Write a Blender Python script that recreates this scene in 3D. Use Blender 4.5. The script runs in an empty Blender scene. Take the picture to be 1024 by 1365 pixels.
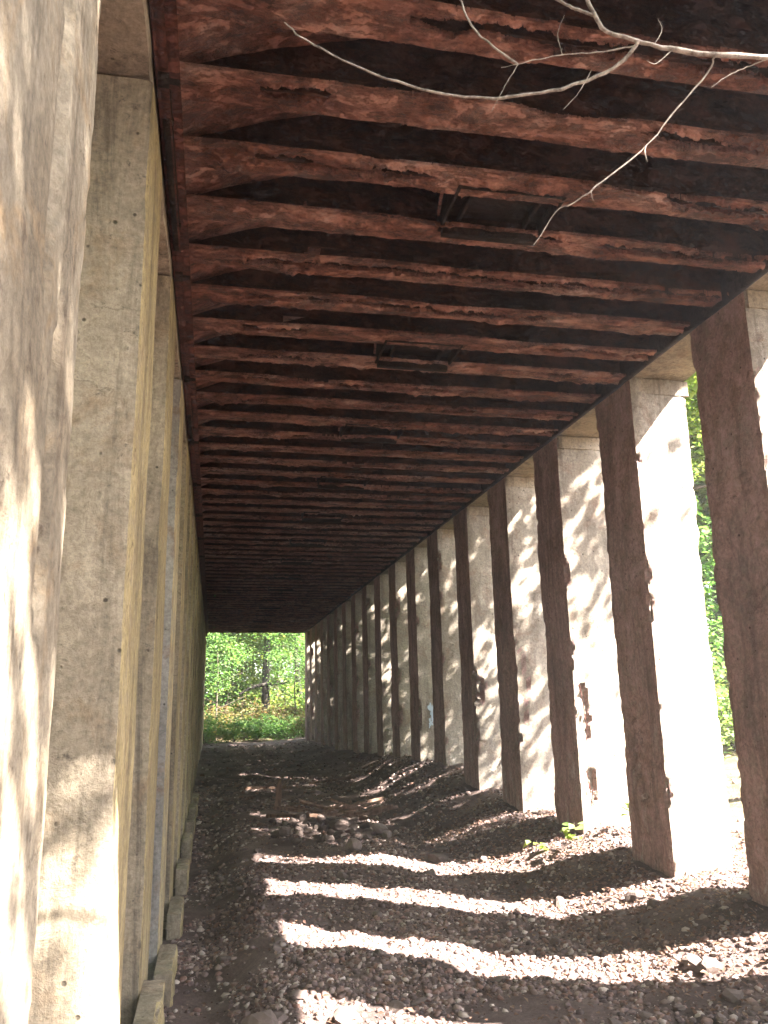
import bpy, math, random
import numpy as np
from mathutils import Vector

random.seed(7); np.seterr(over="ignore")
rng = np.random.default_rng(7)
scene = bpy.context.scene
COL = scene.collection
HAZE = .0022

# ------------------------------------------------------------------ helpers
def _h(ix, iy, iz, s):
    n = (ix * 374761393 + iy * 668265263 + iz * 2147483647 + s * 1274126177) & 0xFFFFFFFF
    n = ((n ^ (n >> 13)) * 1274126177) & 0xFFFFFFFF
    n = ((n ^ (n >> 15)) * 2246822519) & 0xFFFFFFFF
    return ((n ^ (n >> 16)) & 0xFFFFFF) / float(0xFFFFFF)

def vnoise(p, seed=0):
    p = np.asarray(p, float)
    i = np.floor(p).astype(np.int64)
    f = p - i
    f = f * f * (3 - 2 * f)
    out = 0
    for dx in (0, 1):
        for dy in (0, 1):
            for dz in (0, 1):
                w = (f[..., 0] if dx else 1 - f[..., 0]) * (f[..., 1] if dy else 1 - f[..., 1]) * (f[..., 2] if dz else 1 - f[..., 2])
                out = out + w * _h(i[..., 0] + dx, i[..., 1] + dy, i[..., 2] + dz, seed)
    return out * 2 - 1

def fbm(p, seed=0, octv=4, gain=.5):
    p = np.asarray(p, float)
    a, o = 1.0, 0
    for k in range(octv):
        o = o + a * vnoise(p * (2.03 ** k), seed + 17 * k)
        a *= gain
    return o

def P3(x, y=0, z=0):
    x, y, z = np.broadcast_arrays(np.asarray(x, float), np.asarray(y, float), np.asarray(z, float))
    return np.stack([x, y, z], -1)

def raw_mesh(name, V, F):
    """V (n,3), F list of equal-width index arrays"""
    me = bpy.data.meshes.new(name)
    V = np.asarray(V, np.float32)
    Fs = [np.asarray(f, np.int32) for f in F if len(f)]
    me.vertices.add(len(V)); me.vertices.foreach_set('co', V.ravel())
    nl = sum(f.size for f in Fs); npoly = sum(len(f) for f in Fs)
    me.loops.add(nl); me.loops.foreach_set('vertex_index', np.concatenate([f.ravel() for f in Fs]))
    sizes = np.concatenate([np.full(len(f), f.shape[1], np.int32) for f in Fs])
    starts = np.concatenate([[0], np.cumsum(sizes)[:-1]]).astype(np.int32)
    me.polygons.add(npoly); me.polygons.foreach_set('loop_start', starts)
    try: me.polygons.foreach_set('loop_total', sizes)
    except Exception: pass
    me.update(calc_edges=True); me.validate()
    return me

def obj(name, me, mat=None, parent=None, smooth=None):
    o = bpy.data.objects.new(name, me)
    COL.objects.link(o)
    if mat and not me.materials: me.materials.append(mat)
    if smooth is not None:
        me.polygons.foreach_set('use_smooth', [True] * len(me.polygons))
        if smooth < 170: me.set_sharp_from_angle(angle=math.radians(smooth))
    if parent: o.parent = parent
    return o

def tag(o, label=None, cat=None, group=None, kind=None):
    if label: o['label'] = label
    if cat: o['category'] = cat
    if group: o['group'] = group
    if kind: o['kind'] = kind
    return o

def empty(name, loc, label, cat, group=None):
    o = bpy.data.objects.new(name, None); COL.objects.link(o)
    o.location = loc; o.empty_display_size = .2
    return tag(o, label, cat, group)

class MB:
    def __init__(s): s.v = []; s.f = {}; s.n = 0
    def add(s, V, F):
        V = np.asarray(V, float); F = np.asarray(F, int)
        s.v.append(V); s.f.setdefault(F.shape[1], []).append(F + s.n); s.n += len(V)
    def box(s, x0, x1, y0, y1, z0, z1):
        V = [(x, y, z) for z in (z0, z1) for y in (y0, y1) for x in (x0, x1)]
        s.add(V, [(0, 2, 3, 1), (4, 5, 7, 6), (0, 1, 5, 4), (2, 6, 7, 3), (0, 4, 6, 2), (1, 3, 7, 5)])
    def tube(s, pts, rad, n=8, cap=True):
        pts = np.asarray(pts, float); m = len(pts)
        rad = np.broadcast_to(np.asarray(rad, float), (m,))
        t = np.gradient(pts, axis=0); t /= np.linalg.norm(t, axis=1)[:, None] + 1e-9
        a = np.array([0, 0, 1.]) if abs(t[0, 2]) < .9 else np.array([1., 0, 0])
        u = np.cross(t[0], a); u /= np.linalg.norm(u)
        V = []
        ang = np.arange(n) * 2 * math.pi / n
        for k in range(m):
            u = u - t[k] * (u @ t[k]); u /= np.linalg.norm(u) + 1e-9
            w = np.cross(t[k], u)
            V.append(pts[k] + rad[k] * (np.cos(ang)[:, None] * u + np.sin(ang)[:, None] * w))
        V = np.concatenate(V)
        F = []
        for k in range(m - 1):
            for j in range(n):
                j2 = (j + 1) % n
                F.append((k * n + j, k * n + j2, (k + 1) * n + j2, (k + 1) * n + j))
        s.add(V, F)
        if cap:
            s.add(np.concatenate([V[:n], [pts[0]]]), [(j, n, (j + 1) % n) for j in range(n)])
            s.add(np.concatenate([V[-n:], [pts[-1]]]), [((j + 1) % n, n, j) for j in range(n)])
    def mesh(s, name):
        return raw_mesh(name, np.concatenate(s.v), [np.concatenate(f) for f in s.f.values()])

def spline(pts, n):
    pts = np.asarray(pts, float); m = len(pts)
    if m == 2: return np.linspace(pts[0], pts[1], n)
    p = np.concatenate([[2 * pts[0] - pts[1]], pts, [2 * pts[-1] - pts[-2]]])
    out = []
    for t in np.linspace(0, m - 1 - 1e-6, n):
        i = int(t); f = t - i
        a, b, c, d = p[i], p[i + 1], p[i + 2], p[i + 3]
        out.append(.5 * ((2 * b) + (c - a) * f + (2 * a - 5 * b + 4 * c - d) * f * f + (3 * b - a - 3 * c + d) * f ** 3))
    return np.array(out)

def gridbox(x0, x1, y0, y1, z0, z1, r):
    """closed box of small quads, welded; returns V,F and outward normals"""
    nx, ny, nz = [max(2, int(round((b - a) / r))) for a, b in ((x0, x1), (y0, y1), (z0, z1))]
    X, Y, Z = np.linspace(x0, x1, nx + 1), np.linspace(y0, y1, ny + 1), np.linspace(z0, z1, nz + 1)
    Vs, Fs, k = [], [], 0
    def sheet(A, B, f, flip):
        nonlocal k
        a, b = np.meshgrid(A, B, indexing='ij')
        Vs.append(f(a, b).reshape(-1, 3))
        n, m = len(A), len(B)
        i = np.arange(n * m).reshape(n, m)
        q = np.stack([i[:-1, :-1], i[1:, :-1], i[1:, 1:], i[:-1, 1:]], -1).reshape(-1, 4)
        Fs.append((q[:, ::-1] if flip else q) + k); k += n * m
    sheet(X, Y, lambda a, b: P3(a, b, z1), False); sheet(X, Y, lambda a, b: P3(a, b, z0), True)
    sheet(X, Z, lambda a, b: P3(a, y0, b), False); sheet(X, Z, lambda a, b: P3(a, y1, b), True)
    sheet(Y, Z, lambda a, b: P3(x1, a, b), False); sheet(Y, Z, lambda a, b: P3(x0, a, b), True)
    V = np.concatenate(Vs); F = np.concatenate(Fs)
    key = np.round(V * 1e5).astype(np.int64)
    _, first, inv = np.unique(key, axis=0, return_index=True, return_inverse=True)
    V = V[first]; F = inv.reshape(-1)[F]
    e = 1e-6
    N = np.stack([(V[:, 0] > x1 - e) * 1. - (V[:, 0] < x0 + e), (V[:, 1] > y1 - e) * 1. - (V[:, 1] < y0 + e), (V[:, 2] > z1 - e) * 1. - (V[:, 2] < z0 + e)], -1)
    return V, F, N

# ------------------------------------------------------------------ materials
def newmat(name):
    m = bpy.data.materials.new(name); m.use_nodes = True
    nt = m.node_tree; b = nt.nodes['Principled BSDF']
    b.inputs['Roughness'].default_value = .9
    b.inputs['Specular IOR Level'].default_value = .2
    return m, nt, b
def N(nt, t, **k):
    n = nt.nodes.new(t)
    for a, v in k.items():
        if a in n.inputs: n.inputs[a].default_value = v
        else: setattr(n, a, v)
    return n
def noise(nt, vec, scale, detail=6, rough=.6, dist=0, stretch=None):
    if stretch:
        mp = N(nt, 'ShaderNodeMapping'); mp.inputs['Scale'].default_value = stretch
        nt.links.new(vec, mp.inputs['Vector']); vec = mp.outputs[0]
    n = N(nt, 'ShaderNodeTexNoise', Scale=scale, Detail=detail, Roughness=rough, Distortion=dist)
    nt.links.new(vec, n.inputs['Vector'])
    return n.outputs['Fac']
def ramp(nt, fac, stops, interp='LINEAR'):
    r = N(nt, 'ShaderNodeValToRGB'); r.color_ramp.interpolation = interp
    el = r.color_ramp.elements
    while len(el) < len(stops): el.new(.5)
    for e, (p, c) in zip(el, stops):
        e.position = p; e.color = (*c, 1) if len(c) == 3 else c
    nt.links.new(fac, r.inputs[0]); return r.outputs[0]
def mix(nt, fac, a, b, mode='MIX'):
    m = N(nt, 'ShaderNodeMix', data_type='RGBA', blend_type=mode)
    for sock, v in ((m.inputs[0], fac), (m.inputs[6], a), (m.inputs[7], b)):
        if isinstance(v, (int, float)): sock.default_value = v
        elif isinstance(v, tuple): sock.default_value = (*v, 1)
        else: nt.links.new(v, sock)
    return m.outputs[2]
def bump(nt, b, h, strength, dist, chain=None):
    n = N(nt, 'ShaderNodeBump', Strength=strength, Distance=dist)
    nt.links.new(h, n.inputs['Height'])
    if chain: nt.links.new(chain, n.inputs['Normal'])
    nt.links.new(n.outputs[0], b.inputs['Normal']); return n.outputs[0]
g = lambda v: (v, v, v)

def concrete(name, light, mid, dark, stain=.5, warm=None, brown=(.20, .12, .075), board=0, scuff=False):
    m, nt, b = newmat(name)
    ge = N(nt, 'ShaderNodeNewGeometry'); pos = ge.outputs['Position']
    c = ramp(nt, noise(nt, pos, 1.7, 7, .68, .3), [(.34, mid), (.60, light)])
    fine = noise(nt, pos, 30, 9, .8)
    mott = noise(nt, pos, 8, 9, .78, .4)
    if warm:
        # track faces: lichen on the left; on the right, brown of bounced light painted in
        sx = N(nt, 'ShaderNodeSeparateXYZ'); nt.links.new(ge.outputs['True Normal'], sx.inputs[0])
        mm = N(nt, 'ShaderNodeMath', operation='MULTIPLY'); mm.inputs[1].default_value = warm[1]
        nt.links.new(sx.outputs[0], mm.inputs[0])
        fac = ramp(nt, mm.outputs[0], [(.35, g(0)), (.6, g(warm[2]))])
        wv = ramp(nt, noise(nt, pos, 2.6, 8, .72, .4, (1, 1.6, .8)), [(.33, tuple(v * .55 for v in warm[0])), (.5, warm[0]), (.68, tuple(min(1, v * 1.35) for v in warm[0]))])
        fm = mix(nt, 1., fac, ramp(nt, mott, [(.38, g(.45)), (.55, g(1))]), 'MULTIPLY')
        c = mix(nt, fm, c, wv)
        if scuff:
            zr = N(nt, 'ShaderNodeSeparateXYZ'); nt.links.new(pos, zr.inputs[0])
            zm = N(nt, 'ShaderNodeMapRange'); zm.inputs[1].default_value = 2.5; zm.inputs[2].default_value = 1.0
            nt.links.new(zr.outputs[2], zm.inputs[0])
            sm = mix(nt, 1., zm.outputs[0], ramp(nt, noise(nt, pos, 6.5, 9, .8, .3, (1, 1, .4)), [(.54, g(0)), (.62, g(.75))]), 'MULTIPLY')
            c = mix(nt, sm, c, (.46, .41, .37))
    c = mix(nt, 1., c, ramp(nt, noise(nt, pos, .45, 2), [(.35, g(.72)), (.65, g(1.))]), 'MULTIPLY')
    bl = noise(nt, pos, 3.1, 8, .72, .6)
    c = mix(nt, ramp(nt, bl, [(.52, g(0)), (.68, g(.75))]), c, brown)
    st = noise(nt, pos, 1.0, 8, .72, .5, (5.5, 5.5, .5))            # runs of dirt down the face
    c = mix(nt, ramp(nt, st, [(.5, g(0)), (.70, g(stain))]), c, dark)
    c = mix(nt, ramp(nt, mott, [(.57, g(0)), (.66, g(stain))]), c, dark)
    vd = N(nt, 'ShaderNodeVectorMath', operation='ADD'); nw = N(nt, 'ShaderNodeTexNoise', Scale=2.2, Detail=6, Roughness=.7)
    nt.links.new(pos, nw.inputs['Vector']); vs_ = N(nt, 'ShaderNodeVectorMath', operation='SCALE'); vs_.inputs['Scale'].default_value = .5
    nt.links.new(nw.outputs['Color'], vs_.inputs[0]); nt.links.new(pos, vd.inputs[0]); nt.links.new(vs_.outputs[0], vd.inputs[1])
    ck = N(nt, 'ShaderNodeTexVoronoi', feature='DISTANCE_TO_EDGE', Scale=1.15); nt.links.new(vd.outputs[0], ck.inputs['Vector'])
    cv = ramp(nt, ck.outputs['Distance'], [(.002, g(1)), (.009, g(0))])
    cv = mix(nt, 1., cv, ramp(nt, noise(nt, pos, 1.6, 3), [(.54, g(0)), (.62, g(.45))]), 'MULTIPLY')
    c = mix(nt, cv, c, tuple(v * .6 for v in dark))
    c = mix(nt, .85, c, ramp(nt, fine, [(.32, g(.26)), (.68, g(.70))]), 'OVERLAY')
    c = mix(nt, .5, c, ramp(nt, mott, [(.3, g(.3)), (.7, g(.68))]), 'OVERLAY')
    pit = N(nt, 'ShaderNodeTexVoronoi', Scale=11.); nt.links.new(pos, pit.inputs['Vector'])
    pv = ramp(nt, pit.outputs['Distance'], [(.07, g(0)), (.13, g(1))])
    pv = mix(nt, ramp(nt, noise(nt, pos, 5.3, 2), [(.50, g(1)), (.54, g(0))]), pv, (1., 1., 1.))
    c = mix(nt, 1., c, mix(nt, .7, (1., 1., 1.), pv), 'MULTIPLY')
    nt.links.new(c, b.inputs['Base Color'])
    ch = bump(nt, b, fine, .7, .010)
    ch = bump(nt, b, mott, .8, .03, ch)
    if board:
        wv_ = N(nt, 'ShaderNodeTexWave', Scale=board, Distortion=1.2, Detail=3); wv_.bands_direction = 'Y'; wv_.wave_profile = 'SAW'
        mp = N(nt, 'ShaderNodeMapping'); mp.inputs['Scale'].default_value = (1, 1, .12)
        nt.links.new(pos, mp.inputs['Vector']); nt.links.new(mp.outputs[0], wv_.inputs['Vector'])
        ch = bump(nt, b, wv_.outputs['Fac'], .6, .02, ch)
    bump(nt, b, pv, .6, .01, ch)
    return m

M = {}
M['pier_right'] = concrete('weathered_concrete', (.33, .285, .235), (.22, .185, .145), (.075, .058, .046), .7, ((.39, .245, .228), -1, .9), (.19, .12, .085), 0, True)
M['pier_left'] = concrete('mossy_concrete', (.33, .27, .20), (.23, .185, .135), (.04, .033, .027), .8, ((.33, .255, .125), 1, .95), (.21, .145, .09))
M['pier_front'] = concrete('streaked_concrete', (.33, .275, .205), (.215, .17, .12), (.07, .05, .035), .9, None, (.26, .17, .09), 5.0)
M['pier_grey'] = concrete('grey_concrete', (.30, .275, .255), (.22, .20, .185), (.05, .045, .045), .5, ((.37, .29, .15), 1, .95))
M['lintel'] = concrete('lintel_concrete', (.34, .28, .215), (.24, .19, .14), (.04, .033, .028), .8)

def rust(name, cols, sc=1.0):
    m, nt, b = newmat(name)
    pos = N(nt, 'ShaderNodeNewGeometry').outputs['Position']
    a = noise(nt, pos, 2.2 * sc, 10, .74, .3, (.9, 1.4, 1.4))
    c = ramp(nt, a, [(.32, cols[0]), (.43, cols[1]), (.54, cols[2]), (.68, cols[3])])
    if len(cols) > 5:
        c = mix(nt, ramp(nt, noise(nt, pos, .75, 5, .65, .3), [(.42, g(0)), (.6, g(.85))]), c, ramp(nt, noise(nt, pos, 9, 8, .75), [(.35, cols[5]), (.65, cols[6])]))
    f = noise(nt, pos, 30, 9, .8)
    c = mix(nt, .8, c, ramp(nt, f, [(.32, g(.25)), (.68, g(.70))]), 'OVERLAY')
    d = noise(nt, pos, 6.0, 11, .8, .25, (.65, 1.4, 1.4))
    c = mix(nt, ramp(nt, d, [(.50, g(0)), (.57, g(.85))]), c, cols[4])
    nt.links.new(c, b.inputs['Base Color'])
    b.inputs['Roughness'].default_value = .85
    ch = bump(nt, b, f, .9, .012)
    ch = bump(nt, b, ramp(nt, d, [(.47, g(1)), (.53, g(0))]), .9, .02, ch)
    bump(nt, b, ramp(nt, a, [(.42, g(0)), (.46, g(1))]), .7, .012, ch)
    return m
M['rust'] = rust('rusted_steel', [(.068, .036, .032), (.225, .098, .075), (.35, .185, .145), (.44, .32, .29), (.026, .017, .016), (.115, .045, .034), (.29, .115, .078)])
M['rust_dark'] = rust('sooty_steel', [(.010, .008, .008), (.022, .013, .011), (.034, .019, .015), (.03, .021, .019), (.007, .006, .006)])  # near-black tone for hatches, right ledger, splice plates and bolts
M['rust_red'] = rust('red_steel', [(.05, .02, .016), (.085, .03, .022), (.11, .038, .028), (.09, .04, .034), (.025, .014, .013)])
M['soot'] = rust('sooty_web', [(.018, .012, .010), (.042, .022, .017), (.08, .036, .025), (.06, .038, .031), (.011, .008, .007)], .9)  # darker rust for webs and deck: shade between the beams in the colour

def ground_mat():
    m, nt, b = newmat('cinder_soil')
    pos = N(nt, 'ShaderNodeNewGeometry').outputs['Position']
    a = noise(nt, pos, 1.1, 8, .65)
    c = ramp(nt, a, [(.32, (.05, .035, .032)), (.5, (.105, .073, .065)), (.68, (.175, .125, .11))])
    f = noise(nt, pos, 40, 6, .8)
    c = mix(nt, .7, c, ramp(nt, f, [(.3, g(.25)), (.7, g(.7))]), 'OVERLAY')
    # outside the shed: brown forest litter with green
    sx = N(nt, 'ShaderNodeSeparateXYZ'); nt.links.new(pos, sx.inputs[0])
    far = N(nt, 'ShaderNodeMapRange'); far.inputs[1].default_value = 38.5; far.inputs[2].default_value = 42
    nt.links.new(sx.outputs[1], far.inputs[0])
    rt = N(nt, 'ShaderNodeMapRange'); rt.inputs[1].default_value = 4.6; rt.inputs[2].default_value = 6.5
    nt.links.new(sx.outputs[0], rt.inputs[0])
    mx = N(nt, 'ShaderNodeMath', operation='MAXIMUM'); nt.links.new(far.outputs[0], mx.inputs[0]); nt.links.new(rt.outputs[0], mx.inputs[1])
    litter = ramp(nt, noise(nt, pos, 3.2, 9, .75), [(.35, (.035, .05, .02)), (.5, (.10, .075, .04)), (.65, (.16, .115, .07))])
    c = mix(nt, mx.outputs[0], c, litter)
    nt.links.new(c, b.inputs['Base Color'])
    b.inputs['Roughness'].default_value = 1
    bump(nt, b, noise(nt, pos, 45, 8, .8), .9, .03)
    return m
M['ground'] = ground_mat()

def island_mat(name, stops, rough=.9, trans=None, nscale=30, dx=.5):
    m, nt, b = newmat(name)
    ge = N(nt, 'ShaderNodeNewGeometry')
    c = ramp(nt, ge.outputs['Random Per Island'], stops)
    if not trans:
        f = noise(nt, ge.outputs['Position'], nscale, 7, .7)
        c = mix(nt, dx, c, ramp(nt, f, [(.3, g(.3)), (.7, g(.66))]), 'OVERLAY')
        bump(nt, b, noise(nt, ge.outputs['Position'], nscale * 2, 6, .75), .6, .008)
    nt.links.new(c, b.inputs['Base Color'])
    b.inputs['Roughness'].default_value = rough
    if trans:
        t = N(nt, 'ShaderNodeBsdfTranslucent')
        cc = mix(nt, 1., c, trans, 'MULTIPLY'); nt.links.new(cc, t.inputs['Color'])
        ms = N(nt, 'ShaderNodeMixShader'); ms.inputs[0].default_value = .5
        nt.links.new(b.outputs[0], ms.inputs[1]); nt.links.new(t.outputs[0], ms.inputs[2])
        nt.links.new(ms.outputs[0], nt.nodes['Material Output'].inputs['Surface'])
    return m
M['gravel'] = island_mat('cinder_gravel', [(0, (.055, .038, .036)), (.25, (.11, .076, .07)), (.5, (.17, .118, .104)), (.7, (.155, .086, .067)), (.88, (.235, .18, .16)), (1, (.40, .33, .29))])
M['stone'] = island_mat('grey_brown_stone', [(0, (.055, .04, .037)), (.5, (.09, .066, .058)), (1, (.14, .11, .095))], nscale=18)
M['pale_stone'] = island_mat('pale_stone', [(0, (.17, .13, .11)), (1, (.22, .17, .15))], nscale=18)
M['dead_leaf'] = island_mat('dead_leaf', [(0, (.08, .045, .035)), (.5, (.15, .09, .065)), (1, (.24, .17, .13))], .8, (1.1, 1.0, .9))
M['leaf'] = island_mat('green_leaf', [(0, (.055, .11, .04)), (.5, (.095, .165, .06)), (.85, (.14, .21, .08)), (1, (.2, .25, .11))], .6, (1.4, 1.7, .8))
M['leaf_b'] = island_mat('yellow_green_leaf', [(0, (.10, .15, .05)), (.6, (.16, .21, .07)), (1, (.24, .25, .11))], .6, (1.6, 1.7, .7))
M['leaf_c'] = island_mat('brown_green_leaf', [(0, (.07, .055, .03)), (.35, (.16, .10, .06)), (.6, (.08, .11, .03)), (1, (.22, .17, .10))], .7, (1.4, 1.3, .8))
def bark(name, a, bb, sc=9):
    m, nt, b = newmat(name)
    pos = N(nt, 'ShaderNodeNewGeometry').outputs['Position']
    f = noise(nt, pos, sc, 8, .7, .3, (1, 1, .25) if sc < 20 else (1, 1, 1))
    nt.links.new(ramp(nt, f, [(.35, a), (.65, bb)]), b.inputs['Base Color'])
    bump(nt, b, f, .8, .03); return m
M['bark'] = bark('grey_bark', (.035, .027, .02), (.11, .085, .065))
M['twig'] = bark('bleached_twig', (.12, .09, .075), (.42, .35, .30), 30)
M['bark_dark'] = bark('dark_bark', (.012, .01, .008), (.03, .025, .02))
M['wood'] = bark('rotten_wood', (.06, .034, .024), (.20, .125, .09), 14)
M['paint'] = newmat('pale_blue_paint')[0]
M['paint'].node_tree.nodes['Principled BSDF'].inputs['Base Color'].default_value = (.34, .40, .46, 1)

# ------------------------------------------------------------------ ground
XI, XO = 4.03, 4.63                    # faces of the right-hand piers
XL, XLO = -.36, -.96                   # left-hand piers
Y0, DY, TY = 1.66, 1.91, .80           # first pier, pitch, thickness along the track
NP = 20
YE = Y0 + DY * (NP - 1) + TY
ZB = 5.07                              # underside of the steel floor beams
ZS = 5.50                              # deck underside
def smooth(t): t = np.clip(t, 0, 1); return t * t * (3 - 2 * t)
BASE_Y = [-4, 3.5, 5.48, 7.4, 9.3, 11.2, 13.1, 15, 18, 22, 28, 39, 60]
BASE_Z = [.22, .28, .36, .36, .45, .47, .60, .82, .80, .6, .42, .33, .4]
def gz(x, y):
    x = np.asarray(x, float); y = np.asarray(y, float)
    x, y = np.broadcast_arrays(x, y)
    base = .25 * smooth((y - 8) / 30)
    side = np.interp(y, BASE_Y, BASE_Z)
    k = np.clip((x - 2.5) / (4.3 - 2.5), 0, None)
    right = np.where(k < 1, smooth(k ** 1.25) * (side - base), side - base)
    right = right + np.clip(x - 4.6, 0, 8) * .06
    left = 5.5 * smooth((XLO - .5 - x) / 6.5) + np.clip(-8 - x, 0, 30) * .15  # left bank is added, raised to block daylight from that side
    left = left - .2 * smooth((.55 - x) / .6) * smooth((x + 1.2) / .3) * smooth((22 - y) / 8)
    # low spoil heaps leaning on some of the piers
    heap = .03 * np.exp(-((x - 3.9) / .8) ** 2) * (np.sin((y - Y0 - TY / 2) * 2 * math.pi / DY + math.pi / 2) * .5 + .5)
    out = base + right + left + heap * smooth((y - 4) / 3)
    rough = np.exp(-((x - 2) / 40) ** 2)
    out = out + .05 * fbm(P3(x * .9, y * .9, 0), 3, 3) * rough + .02 * fbm(P3(x * 4, y * 4, 0), 5, 3) * np.exp(-((x - 2) / 12) ** 2)
    d = np.hypot(x - 2, y - 15)
    return out + .35 * smooth((d - 45) / 80) * (fbm(P3(x * .02, y * .02, 0), 8, 2) + 1.2) * 6

def axis(segs):
    out = []
    for a, b, st in segs: out += list(np.arange(a, b - 1e-6, st))
    return np.array(out + [segs[-1][1]])
gx = axis([(-260, -20, 20), (-20, -8, 1.5), (-8, -2, .4), (-2, -.6, .2), (-.6, 5.2, .045), (5.2, 12, .25), (12, 20, 1), (20, 260, 20)])
gy = axis([(-160, -12, 18), (-12, 2, .7), (2, 14, .05), (14, 24, .09), (24, 45, .3), (45, 70, 1.2), (70, 320, 18)])
A, B = np.meshgrid(gx, gy, indexing='ij')
ii = np.arange(A.size).reshape(A.shape)
GF = np.stack([ii[:-1, :-1], ii[1:, :-1], ii[1:, 1:], ii[:-1, 1:]], -1).reshape(-1, 4)
gr = obj('ground', raw_mesh('ground', P3(A, B, gz(A, B)).reshape(-1, 3), [GF]), M['ground'], smooth=180)
tag(gr, 'dark cinder and soil floor rising into banks beside the piers', 'ground', kind='structure')

# ------------------------------------------------------------------ the trestle shed
shed = empty('railway_trestle', (0, 0, 0), 'long abandoned railway trestle of square concrete piers under rusted steel floor beams', 'trestle')
Mv = lambda V, F, name: raw_mesh(name, V, [F])

def pier_mesh(x0, x1, y0, y1, z0, z1, res, seed, amp=.012, chip=.05, spalls=(), batter=0):
    V, F, Nn = gridbox(x0, x1, y0, y1, z0, z1, res)
    n = np.linalg.norm(Nn, axis=1); edge = (np.abs(Nn).sum(1) > 1.5)
    D = Nn / np.maximum(n, 1e-6)[:, None]
    d = amp * fbm(V * np.array([2.2, 2.2, 1.2]), seed, 6, .62) + amp * .7 * np.abs(fbm(V * np.array([9, 9, 3.5]), seed + 5, 3))
    # worn arrises: distance to the nearest vertical edge
    ex = np.minimum(V[:, 0] - x0, x1 - V[:, 0]); ey = np.minimum(V[:, 1] - y0, y1 - V[:, 1])
    ed = np.hypot(ex, ey)
    w = np.clip(1 - ed / .055, 0, 1)
    c = np.clip(fbm(P3(V[:, 0] * 2, V[:, 1] * 2, V[:, 2] * 2.4), seed + 9, 5, .75) - .42, 0, None) + .22 * np.clip(fbm(V * 11, seed + 12, 3), 0, 1)
    d = d - w * (chip * c + .008)
    out = V + D * d[:, None]
    # broken hollows
    for (cx, cy, cz, rx, ry, rz, dep) in spalls:
        q = ((V[:, 0] - cx) / rx) ** 2 + ((V[:, 1] - cy) / ry) ** 2 + ((V[:, 2] - cz) / rz) ** 2
        q = q + .5 * fbm(V * 7, seed + 31, 4, .6)
        k = smooth((1 - q) / .35)
        out = out - D * (dep * k * (1 + .6 * fbm(V * 18, seed + 40, 3)))[:, None]
    if batter:
        out[:, 0] += batter * np.clip((z1 - out[:, 2]) / (z1 - z0), 0, 1)
    return Mv(out, F, 'column')

# right-hand piers
spall = {3: [(XI, 5.5, 2.6, .25, .3, .9, .05)],
         4: [(XI + .12, Y0 + 4 * DY, 1.55, .2, .16, .42, .09), (XI + .14, Y0 + 4 * DY, .75, .16, .14, .28, .07)],
         3 + 0: [(XI, 7.6, 1.4, .2, .3, .6, .04)]}
shared_r = []
for k in range(NP):
    ya = Y0 + k * DY
    zb = float(np.min(gz(np.array([XI, XO, XI]), np.array([ya, ya, ya + TY])))) - .35
    if k < 9:
        res = .028 if k in (2, 3, 4) else .055
        sp = []
        if k == 2: sp = [(XI, ya + .3, 3.1, .2, .35, .5, .03)]
        if k == 3: sp = [(XI, ya + .45, 1.5, .2, .25, .55, .035)]
        if k == 4: sp = [(XI + .10, ya, 1.75, .07, .2, .45, .05), (XI + .13, ya, .95, .07, .2, .25, .05)]
        if k == 5: sp = [(XI, ya + .1, 2.0, .2, .3, .7, .05)]
        if k == 6: sp = [(XI, ya, 2.1, .16, .16, .3, .09)]
        me = pier_mesh(XI, XO, ya, ya + TY, zb, ZB - .004, res, 100 + k, chip=.07 if k > 2 else .05, spalls=sp, batter=.05)
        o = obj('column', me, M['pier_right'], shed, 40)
    else:
        if len(shared_r) < 3:
            me = pier_mesh(XI, XO, 0, TY, -.1, ZB - .004, .09, 300 + k, chip=.08, batter=.05)
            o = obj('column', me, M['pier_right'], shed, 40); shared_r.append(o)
        else:
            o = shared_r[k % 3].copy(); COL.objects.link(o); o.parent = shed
        o.location = (0, ya, 0)
    if k == 4:
        o['label'] = 'pier with a broken corner baring dark aggregate'
        mb = MB()
        for zz0, zz1, xx in ((1.35, 2.15, XI + .10), (.72, 1.15, XI + .13)):
            pts = spline([(xx + .03, ya + .02, zz0), (xx + .05, ya - .012, zz0 + .2), (xx + .02, ya - .02, zz1 - .25), (xx + .0, ya + .02, zz1)], 12)
            mb.tube(pts, .006, 6)
        obj('reinforcing_bar', mb.mesh('bar'), M['rust_red'], o, 60)
    if k == 8:
        o['label'] = 'pier with pale blue paint sprayed low on its face'
        # blotchy sprayed paint, slightly proud of the pier's near face
        nn = 60; vs, fs = [], []
        for j, (cx, cz, r) in enumerate(((XI + .3, 1.75, .11), (XI + .36, 2.05, .06), (XI + .26, 1.5, .06), (XI + .4, 1.62, .045))):
            b0 = len(vs); vs.append((cx, ya - .028, cz))
            for i in range(nn):
                t = i / nn * 2 * math.pi
                rr = r * (1 + .4 * math.sin(3 * t + j) + .25 * math.sin(7 * t + 2 * j))
                vs.append((cx + rr * .6 * math.cos(t), ya - .026, cz + rr * 1.3 * math.sin(t)))
            fs += [(b0, b0 + 1 + i, b0 + 1 + (i + 1) % nn) for i in range(nn)]
        obj('paint_mark', raw_mesh('paint', vs, [fs]), M['paint'], o)

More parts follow.
